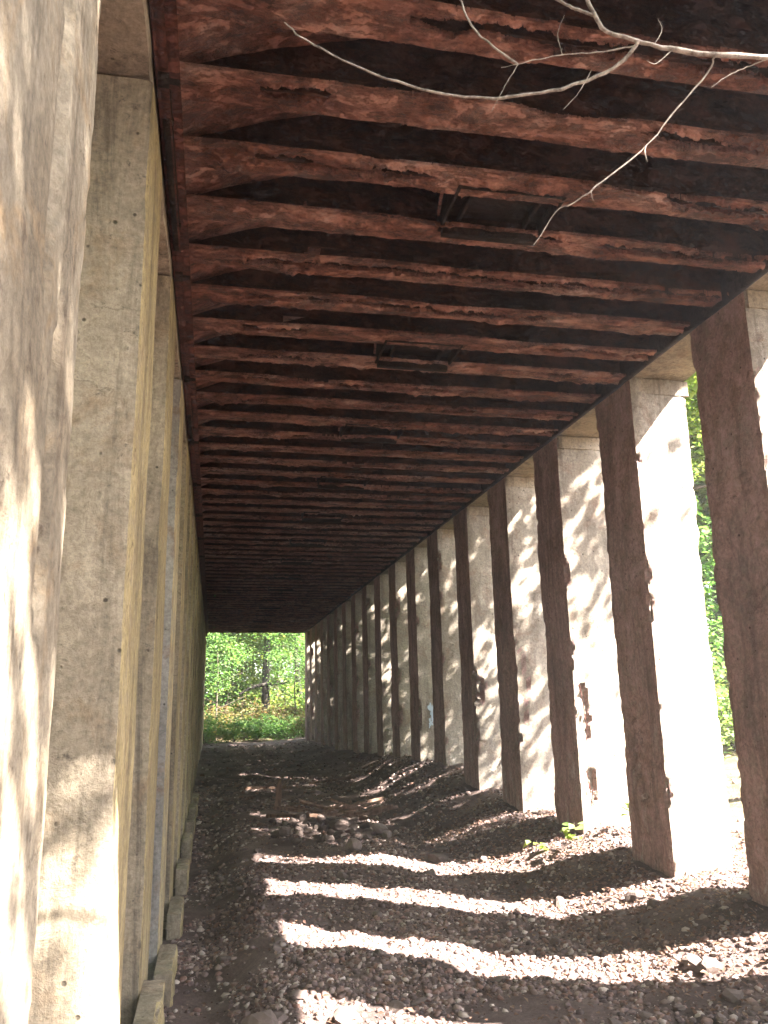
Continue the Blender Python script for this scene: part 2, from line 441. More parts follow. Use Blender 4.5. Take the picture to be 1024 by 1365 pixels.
# left-hand piers with stepped footings
shared_l = []
for k in range(NP):
    ya = Y0 + k * DY
    y1 = ya + TY
    if k == 0: ya, y1 = .5, 2.13
    if k < 7:
        sp = []
        if k == 0: sp = [(XL, 1.9, 4.0, .1, .05, .4, .03), (XL, 1.7, 3.3, .1, .05, .6, .03), (XL, 1.45, 1.6, .1, .1, .8, .02), (XL, 1.86, 2.5, .1, .05, .5, .03)]
        me = pier_mesh(XLO, XL, ya, y1, -.7, 4.772 if k else 5.6, .03 if k == 0 else .05, 500 + k, amp=.0045 if k == 0 else .004, chip=.03 if k == 0 else .012, spalls=sp)
        mt = M['pier_front'] if k == 0 else (M['pier_grey'] if k == 3 else M['pier_left'])
        o = obj('column', me, mt, shed, 50 if k == 0 else 40)
        if k == 0: o['label'] = 'nearest left pier with rough streaked face'
        if k == 3: o['label'] = 'left pier with a grey blue front face'
    else:
        if len(shared_l) < 3:
            me = pier_mesh(XLO, XL, 0, TY, -.7, 4.772, .09, 600 + k, amp=.007, chip=.03)
            o = obj('column', me, M['pier_left'], shed, 40); shared_l.append(o)
        else:
            o = shared_l[k % 3].copy(); COL.objects.link(o); o.parent = shed
        o.location = (0, ya, 0)
    if 2 <= k < 10:
        fy0, fy1 = (ya - .5, ya + .3) if k < 7 else (-.5, .3)
        ft = {2: .29, 3: .01, 4: -.01, 5: .05}.get(k, .1)
        V, F, Nn = gridbox(XL + .004, -.225, fy0, fy1, -.7, ft, .03)
        D = Nn / np.maximum(np.linalg.norm(Nn, axis=1), 1e-6)[:, None]
        edge = np.abs(Nn).sum(1) > 1.5
        d = .012 * fbm(V * 5, 700 + k, 4) - edge * (.006 + .035 * np.clip(fbm(V * 7, 720 + k, 4) - .1, 0, 1)) + .006 * fbm(V * 16, 740 + k, 3)
        d = np.where(Nn[:, 0] < -.5, 0, d)
        V = V + D * d[:, None]
        obj('footing', Mv(V, F, 'footing'), M['pier_left'], o, 40)

# lintels over the piers
def noisy_box(name, x0, x1, y0, y1, z0, z1, res, amp, mat, seed, sm=40):
    V, F, Nn = gridbox(x0, x1, y0, y1, z0, z1, res)
    D = Nn / np.maximum(np.linalg.norm(Nn, axis=1), 1e-6)[:, None]
    edge = np.abs(Nn).sum(1) > 1.5
    d = amp * fbm(V * 3, seed, 4) - edge * (amp + amp * 2 * np.clip(fbm(V * 2.5, seed + 3, 3), 0, 1))
    return obj(name, Mv(V + D * d[:, None], F, name), mat, shed, sm)
YS = 1.42
noisy_box('lintel', XI + .012, XO + .02, YS, YE + .1, ZB + .004, 5.62, .11, .008, M['lintel'], 801)
noisy_box('lintel', XLO, XL - .012, 2.03, YE + .1, 4.79, 5.62, .11, .008, M['lintel'], 803)
# a cap band on the near side of the right-hand piers
for k in range(2, 8):
    ya = Y0 + k * DY
    V, F, Nn = gridbox(XI + .03, XO + .03, ya - .012, ya + .02, ZB - .16, ZB - .008, .04)
    V = V + .007 * fbm(V * 6, 850 + k, 4)[:, None] * Nn
    obj('cap_band', Mv(V, F, 'cap'), M['lintel'], shed, 40)
noisy_box('roof_slab', XLO - .05, XO + .05, YS, YE + .15, 5.628, 5.86, .25, .01, M['lintel'], 805)

# deck plate between the beams
V, F, Nn = gridbox(XL + .0, XI + .008, YS + .02, YE + .05, ZS, 5.612, .12)
V[:, 2] += np.where(Nn[:, 2] < -.5, .012 * fbm(V * 2.5, 77, 4), 0)
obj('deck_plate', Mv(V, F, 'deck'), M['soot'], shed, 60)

# floor beams: ragged rusted flange and web
BP = .5875
BY = [4.51 + BP * i for i in range(-5, 200) if 4.51 + BP * i < YE - .05]
def sheet_solid(u, v, keep, top, bot):
    """closed plate from a cell mask; top/bot map (u,v)->3D"""
    n, m = len(u), len(v)
    a, b = np.meshgrid(u, v, indexing='ij')
    T, Bt = top(a, b).reshape(-1, 3), bot(a, b).reshape(-1, 3)
    i = np.arange(n * m).reshape(n, m); o = n * m
    q = np.stack([i[:-1, :-1], i[1:, :-1], i[1:, 1:], i[:-1, 1:]], -1)
    Q = q[keep]
    Fs = [Q, Q[:, ::-1] + o]
    kp = np.pad(keep, 1)
    for (dx, dy, e0, e1) in ((-1, 0, 0, 3), (1, 0, 2, 1), (0, -1, 1, 0), (0, 1, 3, 2)):
        nb = kp[1 + dx:n + dx, 1 + dy:m + dy]
        s = q[keep & ~nb]
        if len(s): Fs.append(np.stack([s[:, e0], s[:, e0] + o, s[:, e1] + o, s[:, e1]], -1))
    V = np.concatenate([T, Bt]); F = np.concatenate(Fs)
    used, inv = np.unique(F, return_inverse=True)
    return V[used], inv.reshape(F.shape)

def beam_mesh(seed, nx, decay):
    decay += .1
    mb = MB()
    x0, x1 = XL + .02, XI - .06
    W = .132
    u = np.linspace(x0, x1, nx + 1); nv = 36 if nx > 400 else 20
    v = np.linspace(-W, W, nv + 1)
    xc = .5 * (u[1:] + u[:-1]); vc = .5 * (v[1:] + v[:-1])
    XX, VV = np.meshgrid(xc, vc, indexing='ij')
    s = P3(XX * 1.1, VV * 0, seed)
    jag = .012 * fbm(P3(XX * 16, VV * 0, seed + .3), seed + 1, 4, .7)
    rot = fbm(s, seed + 2, 3, .5)                                   # which stretches have rotted
    inner = smooth((XX - .35) / .4)
    front = -W + inner * np.clip((rot - .3 + decay), 0, 1) * .045 + .35 * jag * (1 + 1.2 * np.clip(rot, 0, 1)) * inner
    back = W - inner * np.clip(fbm(s, seed + 6, 3) - .3 + decay, 0, 1) * .02 - jag * .3
    keep = (VV > front) & (VV < back)
    # long ragged slots where the flange has parted along the web
    sl = fbm(P3(XX * .9 + 31, VV * 0, seed), seed + 11, 3) + decay
    c0 = -.035 + .02 * fbm(P3(XX * 5, VV * 0, seed), seed + 13, 3)
    hw = .040 * np.clip((sl - .0) * 3.2, 0, 1) + 1.3 * np.abs(jag) * (sl > .0)
    keep &= ~((np.abs(VV - c0) < hw) & (sl > .0) & (XX > .15))
    sag = lambda a, b: -.018 * np.clip(fbm(P3(a * .9 + 31, b * 0, seed), seed + 11, 3) + decay - .12, 0, .6) * (b < -.02)
    fl = lambda a, b: .005 * fbm(P3(a * 9, b * 14, seed), seed + 20, 4, .6) + 0.022 * np.clip(fbm(P3(a * 3, b * 9, seed), seed + 22, 4, .7) - .3, 0, 1) * (1 + .7 * fbm(P3(a * 26, b * 26, seed), seed + 23, 3))
    lipf = lambda a, b: np.where(fbm(P3(a * .9 + 31, b * 0, seed), seed + 11, 3) + decay > .0, np.exp(-np.abs(np.abs(b - (-.035 + .02 * fbm(P3(a * 5, b * 0, seed), seed + 13, 3))) - .05) / .018), 0) * (.003 + .026 * np.clip(fbm(P3(a * 22, b * 22, seed), seed + 27, 4, .65) + .25, 0, 1)) * (a > .1)
    fl0 = fl; fl = lambda a, b: fl0(a, b) + lipf(a, b)
    Vt, Ft = sheet_solid(u, v, keep, lambda a, b: P3(a, b, ZB + .02 + sag(a, b)), lambda a, b: P3(a, b, ZB - fl(a, b) + sag(a, b)))
    mb.add(Vt, Ft); nfl = len(Ft)
    # web, with perforations low down
    nz = 10
    w = np.linspace(ZB + .015, ZS + .02, nz + 1); wc = .5 * (w[1:] + w[:-1])
    XX, ZZ = np.meshgrid(xc, wc, indexing='ij')
    hole = fbm(P3(XX * 2.2, ZZ * 3, seed + .5), seed + 30, 4, .6) + 1.0 * decay
    low = ZZ < ZB + .05 + .09 * np.clip(fbm(P3(XX * 4, 0, seed), seed + 33, 4, .7) + .3, 0, 1)
    keep = ~((hole > .42) & low & (XX > .5) & (XX < 3.15))
    dsp = lambda a, b: .012 * fbm(P3(a * 5, b * 8, seed), seed + 40, 4, .65)
    Vt, Ft = sheet_solid(u, w, keep, lambda a, b: P3(a, -.009 - dsp(a, b), b), lambda a, b: P3(a, .009 + 0 * a, b))
    mb.add(Vt, Ft)
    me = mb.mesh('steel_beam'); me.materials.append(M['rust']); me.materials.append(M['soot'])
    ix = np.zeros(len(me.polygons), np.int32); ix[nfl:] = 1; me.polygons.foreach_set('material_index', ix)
    return me
var = []
for i, y in enumerate(BY):
    if i < 16:
        me = beam_mesh(1000 + 7 * i, 760 if i < 8 else 420, [.0, .02, .22, .12, .03, .16, .2, -.02, .1, .22, .05, .2, .12, .08, .15, .1][i])
        o = obj('steel_beam', me, M['rust'], shed, 50)
    elif len(var) < 8:
        o = obj('steel_beam', beam_mesh(2000 + 11 * i, 200, random.choice([0, .1, .2, .05])), M['rust'], shed, 50); var.append(o)
    else:
        o = var[(i * 5) % 8].copy(); COL.objects.link(o); o.parent = shed
    o.location = (0, y, 0)
# sloping haunch plates at the left end of every bay
def haunch_mesh(seed):
    xs = np.linspace(XL + .015, .75, 26); ys = np.linspace(.012, BP - .012, 12)
    t = (xs - xs[0]) / (xs[-1] - xs[0])
    prof = ZB + .03 + (ZS - .004 - ZB - .03) * (t ** .85)
    f = lambda a, b: np.interp(a, xs, prof) + .010 * fbm(P3(a * 4, b * 4, seed), seed, 4)
    Vt, Ft = sheet_solid(xs, ys, np.ones((25, 11), bool), lambda a, b: P3(a, b, ZS - .003 + 0 * a), lambda a, b: P3(a, b, np.minimum(f(a, b), ZS - .012)))
    return raw_mesh('haunch', Vt, [Ft])
hv = []
for i, y in enumerate(BY[:-1]):
    if len(hv) < 6: o = obj('haunch', haunch_mesh(60 + i), M['rust'], shed, 50); hv.append(o)
    else: o = hv[i % 6].copy(); COL.objects.link(o); o.parent = shed
    o.location = (0, y, 0)

# hopper hatches let in between the beams, one bay in four
def hatch(y):
    o = empty('hatch', (0, 0, 0), None, None); o.parent = shed; o.location = (1.78, y + BP / 2, 0)
    hx, hy = .34, .262
    f = MB()
    f.box(-hx - .02, -hx, -hy, hy, ZB - .012, ZS - .01); f.box(hx, hx + .02, -hy, hy, ZB - .012, ZS - .01)
    f.box(-hx, hx, -hy, -hy + .018, ZB - .012, ZS - .01); f.box(-hx, hx, hy - .06, hy, ZB - .055, ZS - .01)
    obj('hatch_frame', f.mesh('hatch_frame'), M['rust_dark'], o)
    d = MB(); d.box(-hx + .002, hx - .002, -hy + .02, hy - .02, ZB + .075, ZB + .10)
    obj('hatch_door', d.mesh('hatch_door'), M['rust_dark'], o)
    for xx in (-hx + .10, hx - .11):
        b = MB(); b.box(xx, xx + .022, -hy + .02, hy - .02, ZB + .03, ZB + .073)
        obj('crossbar', b.mesh('crossbar'), M['rust_dark'], o)
    b = MB(); b.tube(spline([(-hx - .05, -hy + .03, ZB + .20), (-hx - .07, -.08, ZB + .1), (-hx - .04, hy - .1, ZB + .05)], 8), .012, 6)
    obj('latch_rod', b.mesh('latch_rod'), M['rust'], o, 60)
for j, i in enumerate(range(5, len(BY) - 1, 4)): hatch(BY[i])

# longitudinal ledgers at the two edges of the deck
lm = MB()
lm.box(XL + .0, XL + .016, 2.5, YE, 4.86, ZB + .32); lm.box(XL + .016, XL + .10, 2.5, YE, ZB - .03, ZB - .012); lm.box(XL + .016, XL + .06, 2.5, YE, 4.86, 4.874)
obj('ledger', lm.mesh('ledger'), M['rust_red'], shed)
lm = MB(); lm.box(XI - .055, XI + .004, YS + .05, YE, ZB - .02, ZS - .003)
obj('ledger', lm.mesh('ledger'), M['rust_dark'], shed)
for (a, b) in ((3.95, 5.25), (8.6, 9.4)):
    lm = MB(); lm.box(XL + .018, XL + .05, a, b, 4.84, ZB - .034)
    lm.box(XL + .05, XL + .066, a + .08, a + .11, 4.9, 4.93); lm.box(XL + .05, XL + .066, b - .2, b - .17, 4.9, 4.93)
    obj('splice_plate', lm.mesh('splice_plate'), M['rust_dark'], shed)
for k in range(1, 9):
    lm = MB(); y = Y0 + k * DY; lm.box(XL + .018, XL + .07, y - .03, y + .03, 4.76, 4.80); lm.tube([(XL + .03, y, 4.78), (XL + .12, y, 4.775)], .014, 6)
    obj('anchor_bolt', lm.mesh('anchor_bolt'), M['rust_dark'], shed)

# ------------------------------------------------------------------ gravel and stones
def ico():
    t = (1 + 5 ** .5) / 2
    V = np.array([(-1, t, 0), (1, t, 0), (-1, -t, 0), (1, -t, 0), (0, -1, t), (0, 1, t), (0, -1, -t), (0, 1, -t), (t, 0, -1), (t, 0, 1), (-t, 0, -1), (-t, 0, 1)], float)
    V /= np.linalg.norm(V[0])
    F = np.array([(0, 11, 5), (0, 5, 1), (0, 1, 7), (0, 7, 10), (0, 10, 11), (1, 5, 9), (5, 11, 4), (11, 10, 2), (10, 7, 6), (7, 1, 8), (3, 9, 4), (3, 4, 2), (3, 2, 6), (3, 6, 8), (3, 8, 9), (4, 9, 5), (2, 4, 11), (6, 2, 10), (8, 6, 7), (9, 8, 1)])
    return V, F
IV, IF = ico()
def subdiv(V, F):
    V = list(map(tuple, V)); mid = {}
    def m(a, b):
        k = (min(a, b), max(a, b))
        if k not in mid:
            p = (np.array(V[a]) + np.array(V[b])) / 2; mid[k] = len(V); V.append(tuple(p / np.linalg.norm(p)))
        return mid[k]
    out = []
    for a, b, c in F:
        x, y, z = m(a, b), m(b, c), m(c, a); out += [(a, x, z), (b, y, x), (c, z, y), (x, y, z)]
    return np.array(V), np.array(out)
IV2, IF2 = subdiv(IV, IF); IV3, IF3 = subdiv(IV2, IF2)

def inside_pier(x, y):
    u = np.mod(y - Y0, DY)
    return (u < TY) & ((x > XI - .03) & (x < XO)) | (x < XL + .02)
def scatter(n, xr, yr, s0, s1, seed, pw=3.2, sink=.02):
    r = np.random.default_rng(seed)
    x = r.uniform(*xr, n); y = r.uniform(*yr, n)
    k = ~inside_pier(x, y) & (fbm(P3(x * 1.1, y * 1.1, 0), 91, 4, .6) + .35 * r.normal(size=n) > -.38)
    x, y = x[k], y[k]; n = len(x)
    s = s0 + (s1 - s0) * r.random(n) ** pw
    base = IV[None] * (1 + .32 * (r.random((n, 12, 1)) - .5) * 2)
    base *= (r.uniform(.55, 1.25, (n, 1, 3)))
    a = r.uniform(0, 2 * math.pi, n); b = r.normal(0, .45, n)
    ca, sa, cb, sb = np.cos(a), np.sin(a), np.cos(b), np.sin(b)
    X, Y, Z = base[..., 0], base[..., 1], base[..., 2] * .7
    X, Z = X * cb[:, None] - Z * sb[:, None], X * sb[:, None] + Z * cb[:, None]
    X, Y = X * ca[:, None] - Y * sa[:, None], X * sa[:, None] + Y * ca[:, None]
    V = np.stack([X, Y, Z], -1) * s[:, None, None]
    V[..., 0] += x[:, None]; V[..., 1] += y[:, None]; V[..., 2] += (gz(x, y) + s * sink)[:, None]
    F = IF[None] + (np.arange(n) * 12)[:, None, None]
    return V.reshape(-1, 3), F.reshape(-1, 3)
mb = MB()
for a in ((42000, (-.3, 4.9), (4.3, 8.2), .006, .036, 1), (24000, (-.3, 4.9), (8.2, 13), .008, .036, 2), (9000, (-.3, 4.9), (13, 22), .018, .06, 3), (2500, (-.3, 4.9), (22, 38), .02, .07, 4), (3500, (4.6, 8), (4, 14), .014, .05, 5), (1500, (.0, 4.9), (1.0, 4.3), .012, .05, 6)):
    mb.add(*scatter(*a))
gv = obj('gravel', mb.mesh('gravel'), M['gravel'])
tag(gv, 'loose dark cinder gravel covering the floor between the piers', 'gravel', kind='stuff')

def rock_mesh(seed, r=1., flat=.7, hi=False):
    V, F = (IV3, IF3) if hi else (IV2, IF2)
    q = V * np.random.default_rng(seed).uniform(.75, 1.2, 3)
    # cut by random planes for broken facets
    rr = np.random.default_rng(seed + 5)
    for _ in range(9):
        n = rr.normal(size=3); n /= np.linalg.norm(n); d = rr.uniform(.55, .85)
        h = q @ n; q = q - np.clip(h - d, 0, None)[:, None] * n
    q = q * (1 + .09 * fbm(q * 3.5, seed, 4))[:, None]
    q[:, 2] *= flat
    return raw_mesh('stone', q * r, [F])
RV = [rock_mesh(40 + i, flat=random.uniform(.5, .85)) for i in range(8)]
for m_ in RV: m_.materials.append(M['stone'])
RP = [rock_mesh(60 + i, flat=.8) for i in range(2)]
for m_ in RP: m_.materials.append(M['pale_stone'])
def stone(x, y, r, label, group=None, me=None, dz=.12, name='stone', rot=None, z=None):
    o = bpy.data.objects.new(name, me or random.choice(RV)); COL.objects.link(o)
    o.location = (x, y, (float(gz(x, y)) if z is None else z) + r * dz)
    s = random.uniform(.85, 1.2); o.scale = (r * s, r / s, r)
    o.rotation_euler = rot or (random.uniform(-.3, .3), random.uniform(-.3, .3), random.uniform(0, 6.28))
    for p in o.data.polygons: p.use_smooth = False
    return tag(o, label, 'stone', group)
rs = random.Random(5)
n = 0
while n < 120:
    y = 4.9 + 11 * rs.random() ** 1.6; x = rs.uniform(-.05, 4.3)
    if inside_pier(np.array(x), np.array(y)) or (12 < y < 15.5 and .8 < x < 2.6): continue
    stone(x, y, rs.uniform(.035, .075) * (1 if rs.random() < .85 else 1.4), 'small grey brown stone lying loose on the cinder floor', 'loose stones on the tunnel floor'); n += 1
# stones at the foot of the second right-hand pier and bank
for (x, y, r, l) in ((3.72, 5.3, .1, 'flat tan stone at the foot of the nearest right pier'), (3.5, 5.05, .08, 'tan stone slab lying on its side at the lower right'), (3.3, 5.6, .08, 'broad tan stone in the shade band before the right pier'),
                     (3.66, 7.3, .12, 'yellowish stone against the base of the second right pier'), (3.2, 7.9, .1, 'blocky brown stone in front of the second right pier'), (2.75, 8.1, .09, 'brown stone left of the second right pier base'),
                     (2.75, 10.6, .14, 'grey boulder on the dark bank before the third right pier'), (4.85, 6.9, .13, 'sunlit pale stone outside the opening on the right')):
    stone(x, y, r, l)
stone(1.87, 11.6, .13, 'rounded white stone standing in the second sun band', me=RP[0], dz=.7)
stone(1.9, 29.5, .12, 'small pale stone far down the dark floor', me=RP[1], dz=.6)
stone(.93, 13.3, .09, 'reddish stone lying left of the rubble ring', dz=.6)
ch = rock_mesh(91, flat=.55, hi=True); ch.materials.append(M['pale_stone'])
stone(.03, 6.02, .13, 'long pinkish broken block at the lower left edge of floor', me=ch, dz=.5).scale = (.08, .2, .13)
stone(.33, 5.75, .14, 'broken tan chunk beside the pinkish block at lower left', dz=.3)
# rubble ring
rub = random.Random(11)
for i in range(44):
    t = i / 44
    x = .98 + 1.4 * t + rub.uniform(-.05, .05); y = 12.75 + rub.uniform(-.3, .6); r = rub.uniform(.05, .13)
    if i in (25,): r = .18
    z = float(gz(x, y)) + (rub.choice([0, 0, .14]))
    stone(x, y, r, 'rough grey stone heaped in the low rubble ring', 'stones of the rubble ring', z=z, dz=.4)
for i in range(16):
    x = rub.uniform(1.1, 2.5); y = rub.uniform(13.2, 14.6)
    stone(x, y, rub.uniform(.06, .13), 'rough grey stone heaped in the low rubble ring', 'stones of the rubble ring', dz=.5)
stone(2.5, 13.1, .12, 'pale stone at the right end of the rubble ring', me=RP[1], dz=.6)
stone(2.55, 12.8, .11, 'pale stone just below the right end of the rubble ring', me=RP[0], dz=.4)

# rotten boards and sticks on the heap
def plank(pts, w, t, label, group=None, cat='board', name='broken_board'):
    pts = np.asarray(pts, float); d = pts[1] - pts[0]; L = np.linalg.norm(d); d /= L
    s = np.cross(d, (0, 0, 1.)); s = s / (np.linalg.norm(s) + 1e-9) if np.linalg.norm(s) > .1 else np.array([1., 0, 0]); u = np.cross(s, d)
    V, F, Nn = gridbox(0, L, -w / 2, w / 2, -t / 2, t / 2, .03)
    V = V + .006 * np.stack([fbm(V * 9, 3, 3), fbm(V * 9, 4, 3), fbm(V * 9, 5, 3)], -1)
    V[:, 0] += np.where(V[:, 0] > L * .9, .08 * fbm(P3(V[:, 1] * 60, 0, L), 6, 2), 0)
    taper = 1 - .5 * (V[:, 0] / L) ** 3; V[:, 1] *= taper
    W = pts[0] + V[:, :1] * d + V[:, 1:2] * s + V[:, 2:3] * u
    o = obj(name, raw_mesh(name, W, [F]), M['wood'], None, 40)
    return tag(o, label, cat, group)
G0 = lambda x, y: float(gz(x, y))
plank([(1.16, 15.6, G0(1.16, 15.6) - .02), (1.2, 15.6, G0(1.2, 15.6) + .52)], .11, .04, 'splintered board standing upright on the rubble heap', name='splintered_board')
plank([(.95, 14.3, G0(.95, 14.3) + .16), (1.45, 13.7, G0(1.45, 13.7) + .2)], .16, .05, 'flat pinkish board at the left end of the rubble heap')
for i in range(15):
    x = rub.uniform(1.25, 2.45); y = rub.uniform(13.2, 14.4); a = rub.uniform(-.9, .9) + (math.pi if rub.random() < .5 else 0); L = rub.uniform(.3, .75)
    z = G0(x, y) + rub.uniform(.16, .34)
    plank([(x, y, z), (x + L * math.cos(a), y + .5 * L * math.sin(a), z + rub.uniform(-.1, .2))], rub.uniform(.05, .11), rub.uniform(.025, .05), 'broken rotten board lying tangled on the rubble heap', 'broken boards on the rubble heap')
for (x, y, L, a) in ((.7, 19, 1.0, .2), (2.2, 20, .9, -.2)):
    plank([(x, y, G0(x, y) + .05), (x + L * math.cos(a), y + L * math.sin(a), G0(x + L * math.cos(a), y + L * math.sin(a)) + .06)], .09, .05,
          {.7: 'dark stick lying behind the upright splinter', 2.2: 'dark stick on the floor far behind the rubble heap'}[x], name='stick', cat='stick')

# dead leaves on the right-hand bank
r = np.random.default_rng(31)
def leaf_cards(c, nrm, s, r, fold=.25, asp=.55):
    """two-triangle leaves folded on the midrib, pointed at both ends"""
    n = len(c)
    nrm = nrm / (np.linalg.norm(nrm, axis=1)[:, None] + 1e-9)
    t = r.normal(size=(n, 3)); t -= nrm * np.sum(t * nrm, 1)[:, None]; t /= np.linalg.norm(t, axis=1)[:, None] + 1e-9
    b = np.cross(nrm, t)
    s = s[:, None]
    V = np.stack([c - t * s * .5, c + b * s * asp * .5 + nrm * s * fold * asp, c + t * s * .5, c - b * s * asp * .5 + nrm * s * fold * asp], 1)
    i = np.arange(n) * 4
    F = np.concatenate([np.stack([i, i + 2, i + 1], -1), np.stack([i, i + 3, i + 2], -1)])
    return V.reshape(-1, 3), F
n = 9000
x = np.concatenate([r.uniform(2.9, 5.5, n * 3 // 4), r.uniform(0, 4, n // 4)]); y = r.uniform(4.2, 13, len(x))
k = ~inside_pier(x, y); x, y = x[k], y[k]
V, F = leaf_cards(P3(x, y, gz(x, y) + r.uniform(.012, .04, len(x))), np.stack([r.normal(0, .4, len(x)), r.normal(0, .4, len(x)), np.ones(len(x))], -1), r.uniform(.02, .06, len(x)), r)
tag(obj('leaf_litter', raw_mesh('litter', V, [F]), M['dead_leaf']), 'brown dead leaves strewn over the right bank and floor', 'leaf litter', kind='stuff')

# ------------------------------------------------------------------ plants
def crown_mesh(seed, rx, ry, rz, nclump, per, size, zc=0., hollow=.35, spread=.55):
    r = np.random.default_rng(seed)
    d = r.normal(size=(nclump, 3)); d /= np.linalg.norm(d, axis=1)[:, None]
    rad = (hollow + (1 - hollow) * r.random(nclump) ** .6)
    rad *= 1 + .28 * fbm(d * 1.6, seed, 3)
    c = d * rad[:, None] * np.array([rx, ry, rz])
    cl = np.repeat(c, per, 0)
    p = cl + r.normal(size=cl.shape) * spread * np.array([1, 1, .55]) * r.uniform(.5, 1.2, (nclump, 1)).repeat(per, 0)
    nr = np.stack([r.normal(0, .55, len(p)), r.normal(0, .55, len(p)), np.ones(len(p))], -1)
    p[:, 2] += zc
    V, F = leaf_cards(p, nr, r.uniform(.6, 1.3, len(p)) * size, r, .18, .62)
    return raw_mesh('crown', V, [F])
def trunk_mesh(seed, h, r0, lean=(0, 0), limbs=6, zb=.35, spread=2.0):
    r = random.Random(seed); mb = MB()
    pts = [(lean[0] * t ** 1.3 * h + r.uniform(-.05, .05) * t * h * .3, lean[1] * t ** 1.3 * h + r.uniform(-.05, .05) * t * h * .3, -.3 + (h + .3) * t) for t in np.linspace(0, 1, 7)]
    sp = spline(pts, 20); mb.tube(sp, r0 * np.linspace(1.15, .25, 20) * np.where(np.arange(20) < 2, 1.25, 1), 9)
    for i in range(limbs):
        t = zb + (1 - zb) * (i + r.random() * .6) / limbs; b = sp[int(t * 19)]
        a = r.uniform(0, 6.28); L = spread * (1.15 - t * .6) * r.uniform(.7, 1.1)
        q = [b, b + np.array([math.cos(a) * L * .4, math.sin(a) * L * .4, L * .16]), b + np.array([math.cos(a) * L, math.sin(a) * L, L * r.uniform(.2, .55)])]
        mb.tube(spline(q, 8), r0 * .42 * (1.15 - t) * np.linspace(1, .2, 8) + .006, 6)
    return mb.mesh('trunk')
def tree(x, y, h, r0, crown, label, cz=None, lean=(0, 0), limbs=6, zb=.35, mat='leaf', name='leafy_tree', rot=None, sc=1., group=None, spread=2.2, bk='bark'):
    z = G0(x, y)
    e = empty(name, (x, y, z), label, 'tree', group)
    obj('trunk', trunk_mesh(int(x * 31 + y * 17) & 1023, h, r0, lean, limbs, zb, spread), M[bk], e, 60)
    c = obj('crown', crown, None, e)
    if not crown.materials: crown.materials.append(M[mat])
    c.location = (lean[0] * h * .9, lean[1] * h * .9, h * .86 if cz is None else cz); c.scale = (sc,) * 3
    c.rotation_euler = (0, 0, random.uniform(0, 6.28) if rot is None else rot)
    return e
CR = {'big': crown_mesh(1, 4.2, 4.2, 4.0, 420, 46, .2, spread=.42), 'mid': crown_mesh(2, 3.4, 3.4, 3.1, 380, 44, .19), 'open': crown_mesh(3, 3.0, 2.5, 2.8, 250, 46, .16, hollow=.2, spread=.34), 'thin': crown_mesh(4, 2.1, 2.1, 2.4, 110, 36, .15)}
for k_, m_ in (('big', 'leaf'), ('mid', 'leaf'), ('open', 'leaf'), ('thin', 'leaf_b')): CR[k_].materials.append(M[m_])
CR['dapple'] = crown_mesh(9, 4.2, 4.2, 4.0, 300, 50, .2, spread=.38); CR['dapple'].materials.append(M['leaf_b'])
CR2 = CR['mid'].copy(); CR2.materials.clear(); CR2.materials.append(M['leaf_b'])
CT = CR['thin'].copy(); CT.materials.clear(); CT.materials.append(M['leaf'])

# trees beyond the far end
tree(2.75, 46, 9, .24, CR['dapple'], 'dark straight trunk in the middle of the far opening with a broken cross limb', cz=8.6, rot=.4, bk='bark_dark')
mb = MB(); mb.tube(spline([(2.7, 45.6, 2.95), (1.9, 45.2, 2.75), (1.25, 45, 2.35)], 10), np.linspace(.12, .04, 10), 7); mb.tube(spline([(2.8, 45.8, 2.95), (3.5, 45.4, 2.95), (3.9, 45.2, 3.1)], 8), np.linspace(.08, .03, 8), 6)
lim = obj('dead_limb', mb.mesh('limb'), M['bark_dark'], None, 60); par = [o for o in bpy.data.objects if o.name == 'leafy_tree'][0]
lim.parent = par; lim.location = -par.location
tree(4.9, 48, 10, .17, CR2, 'slim tree leaning left at the right edge of the far opening', cz=8.6, lean=(-.11, 0), mat='leaf', bk='bark_dark')
tree(.6, 47, 6, .06, CR['thin'], 'thin sapling leaning right at the left of the far opening', cz=4.6, lean=(.12, .02), name='sapling')
tree(3.55, 48.5, 7, .07, CT, 'slender sapling just right of the dark straight trunk', cz=5.4, name='sapling')
tree(1.6, 52, 10, .15, CR['dapple'], 'full green tree behind the left half of the far opening', cz=6.0, sc=.9)
tree(5.6, 55, 11, .18, CR2, 'bright yellow green tree behind the leaning slim tree', cz=6.5)
tree(-1.8, 49, 9, .16, CR['mid'], 'green tree at the far left beyond the last left pier', cz=5.2)
tree(2.6, 60, 13, .2, CR2, 'tall pale green tree filling the top of the far opening', cz=7.5, sc=1.3)
tree(-3.5, 58, 12, .2, CR['dapple'], 'tall tree far left behind the shed', cz=7.5)
tree(9.5, 58, 12, .2, CR['big'], 'tall tree far right behind the shed', cz=7.5)
tree(7.2, 50, 9, .15, CT, 'open green tree right of the shed end', cz=6)
tree(.2, 43.6, 4.6, .05, CT, 'pale green sapling hanging over the left of the far opening', cz=4.3, sc=.85, mat='leaf_b', name='sapling')
tree(4.1, 43.9, 4.8, .05, CT, 'pale green sapling in front of the leaning slim tree', cz=4.0, sc=.75, name='sapling')
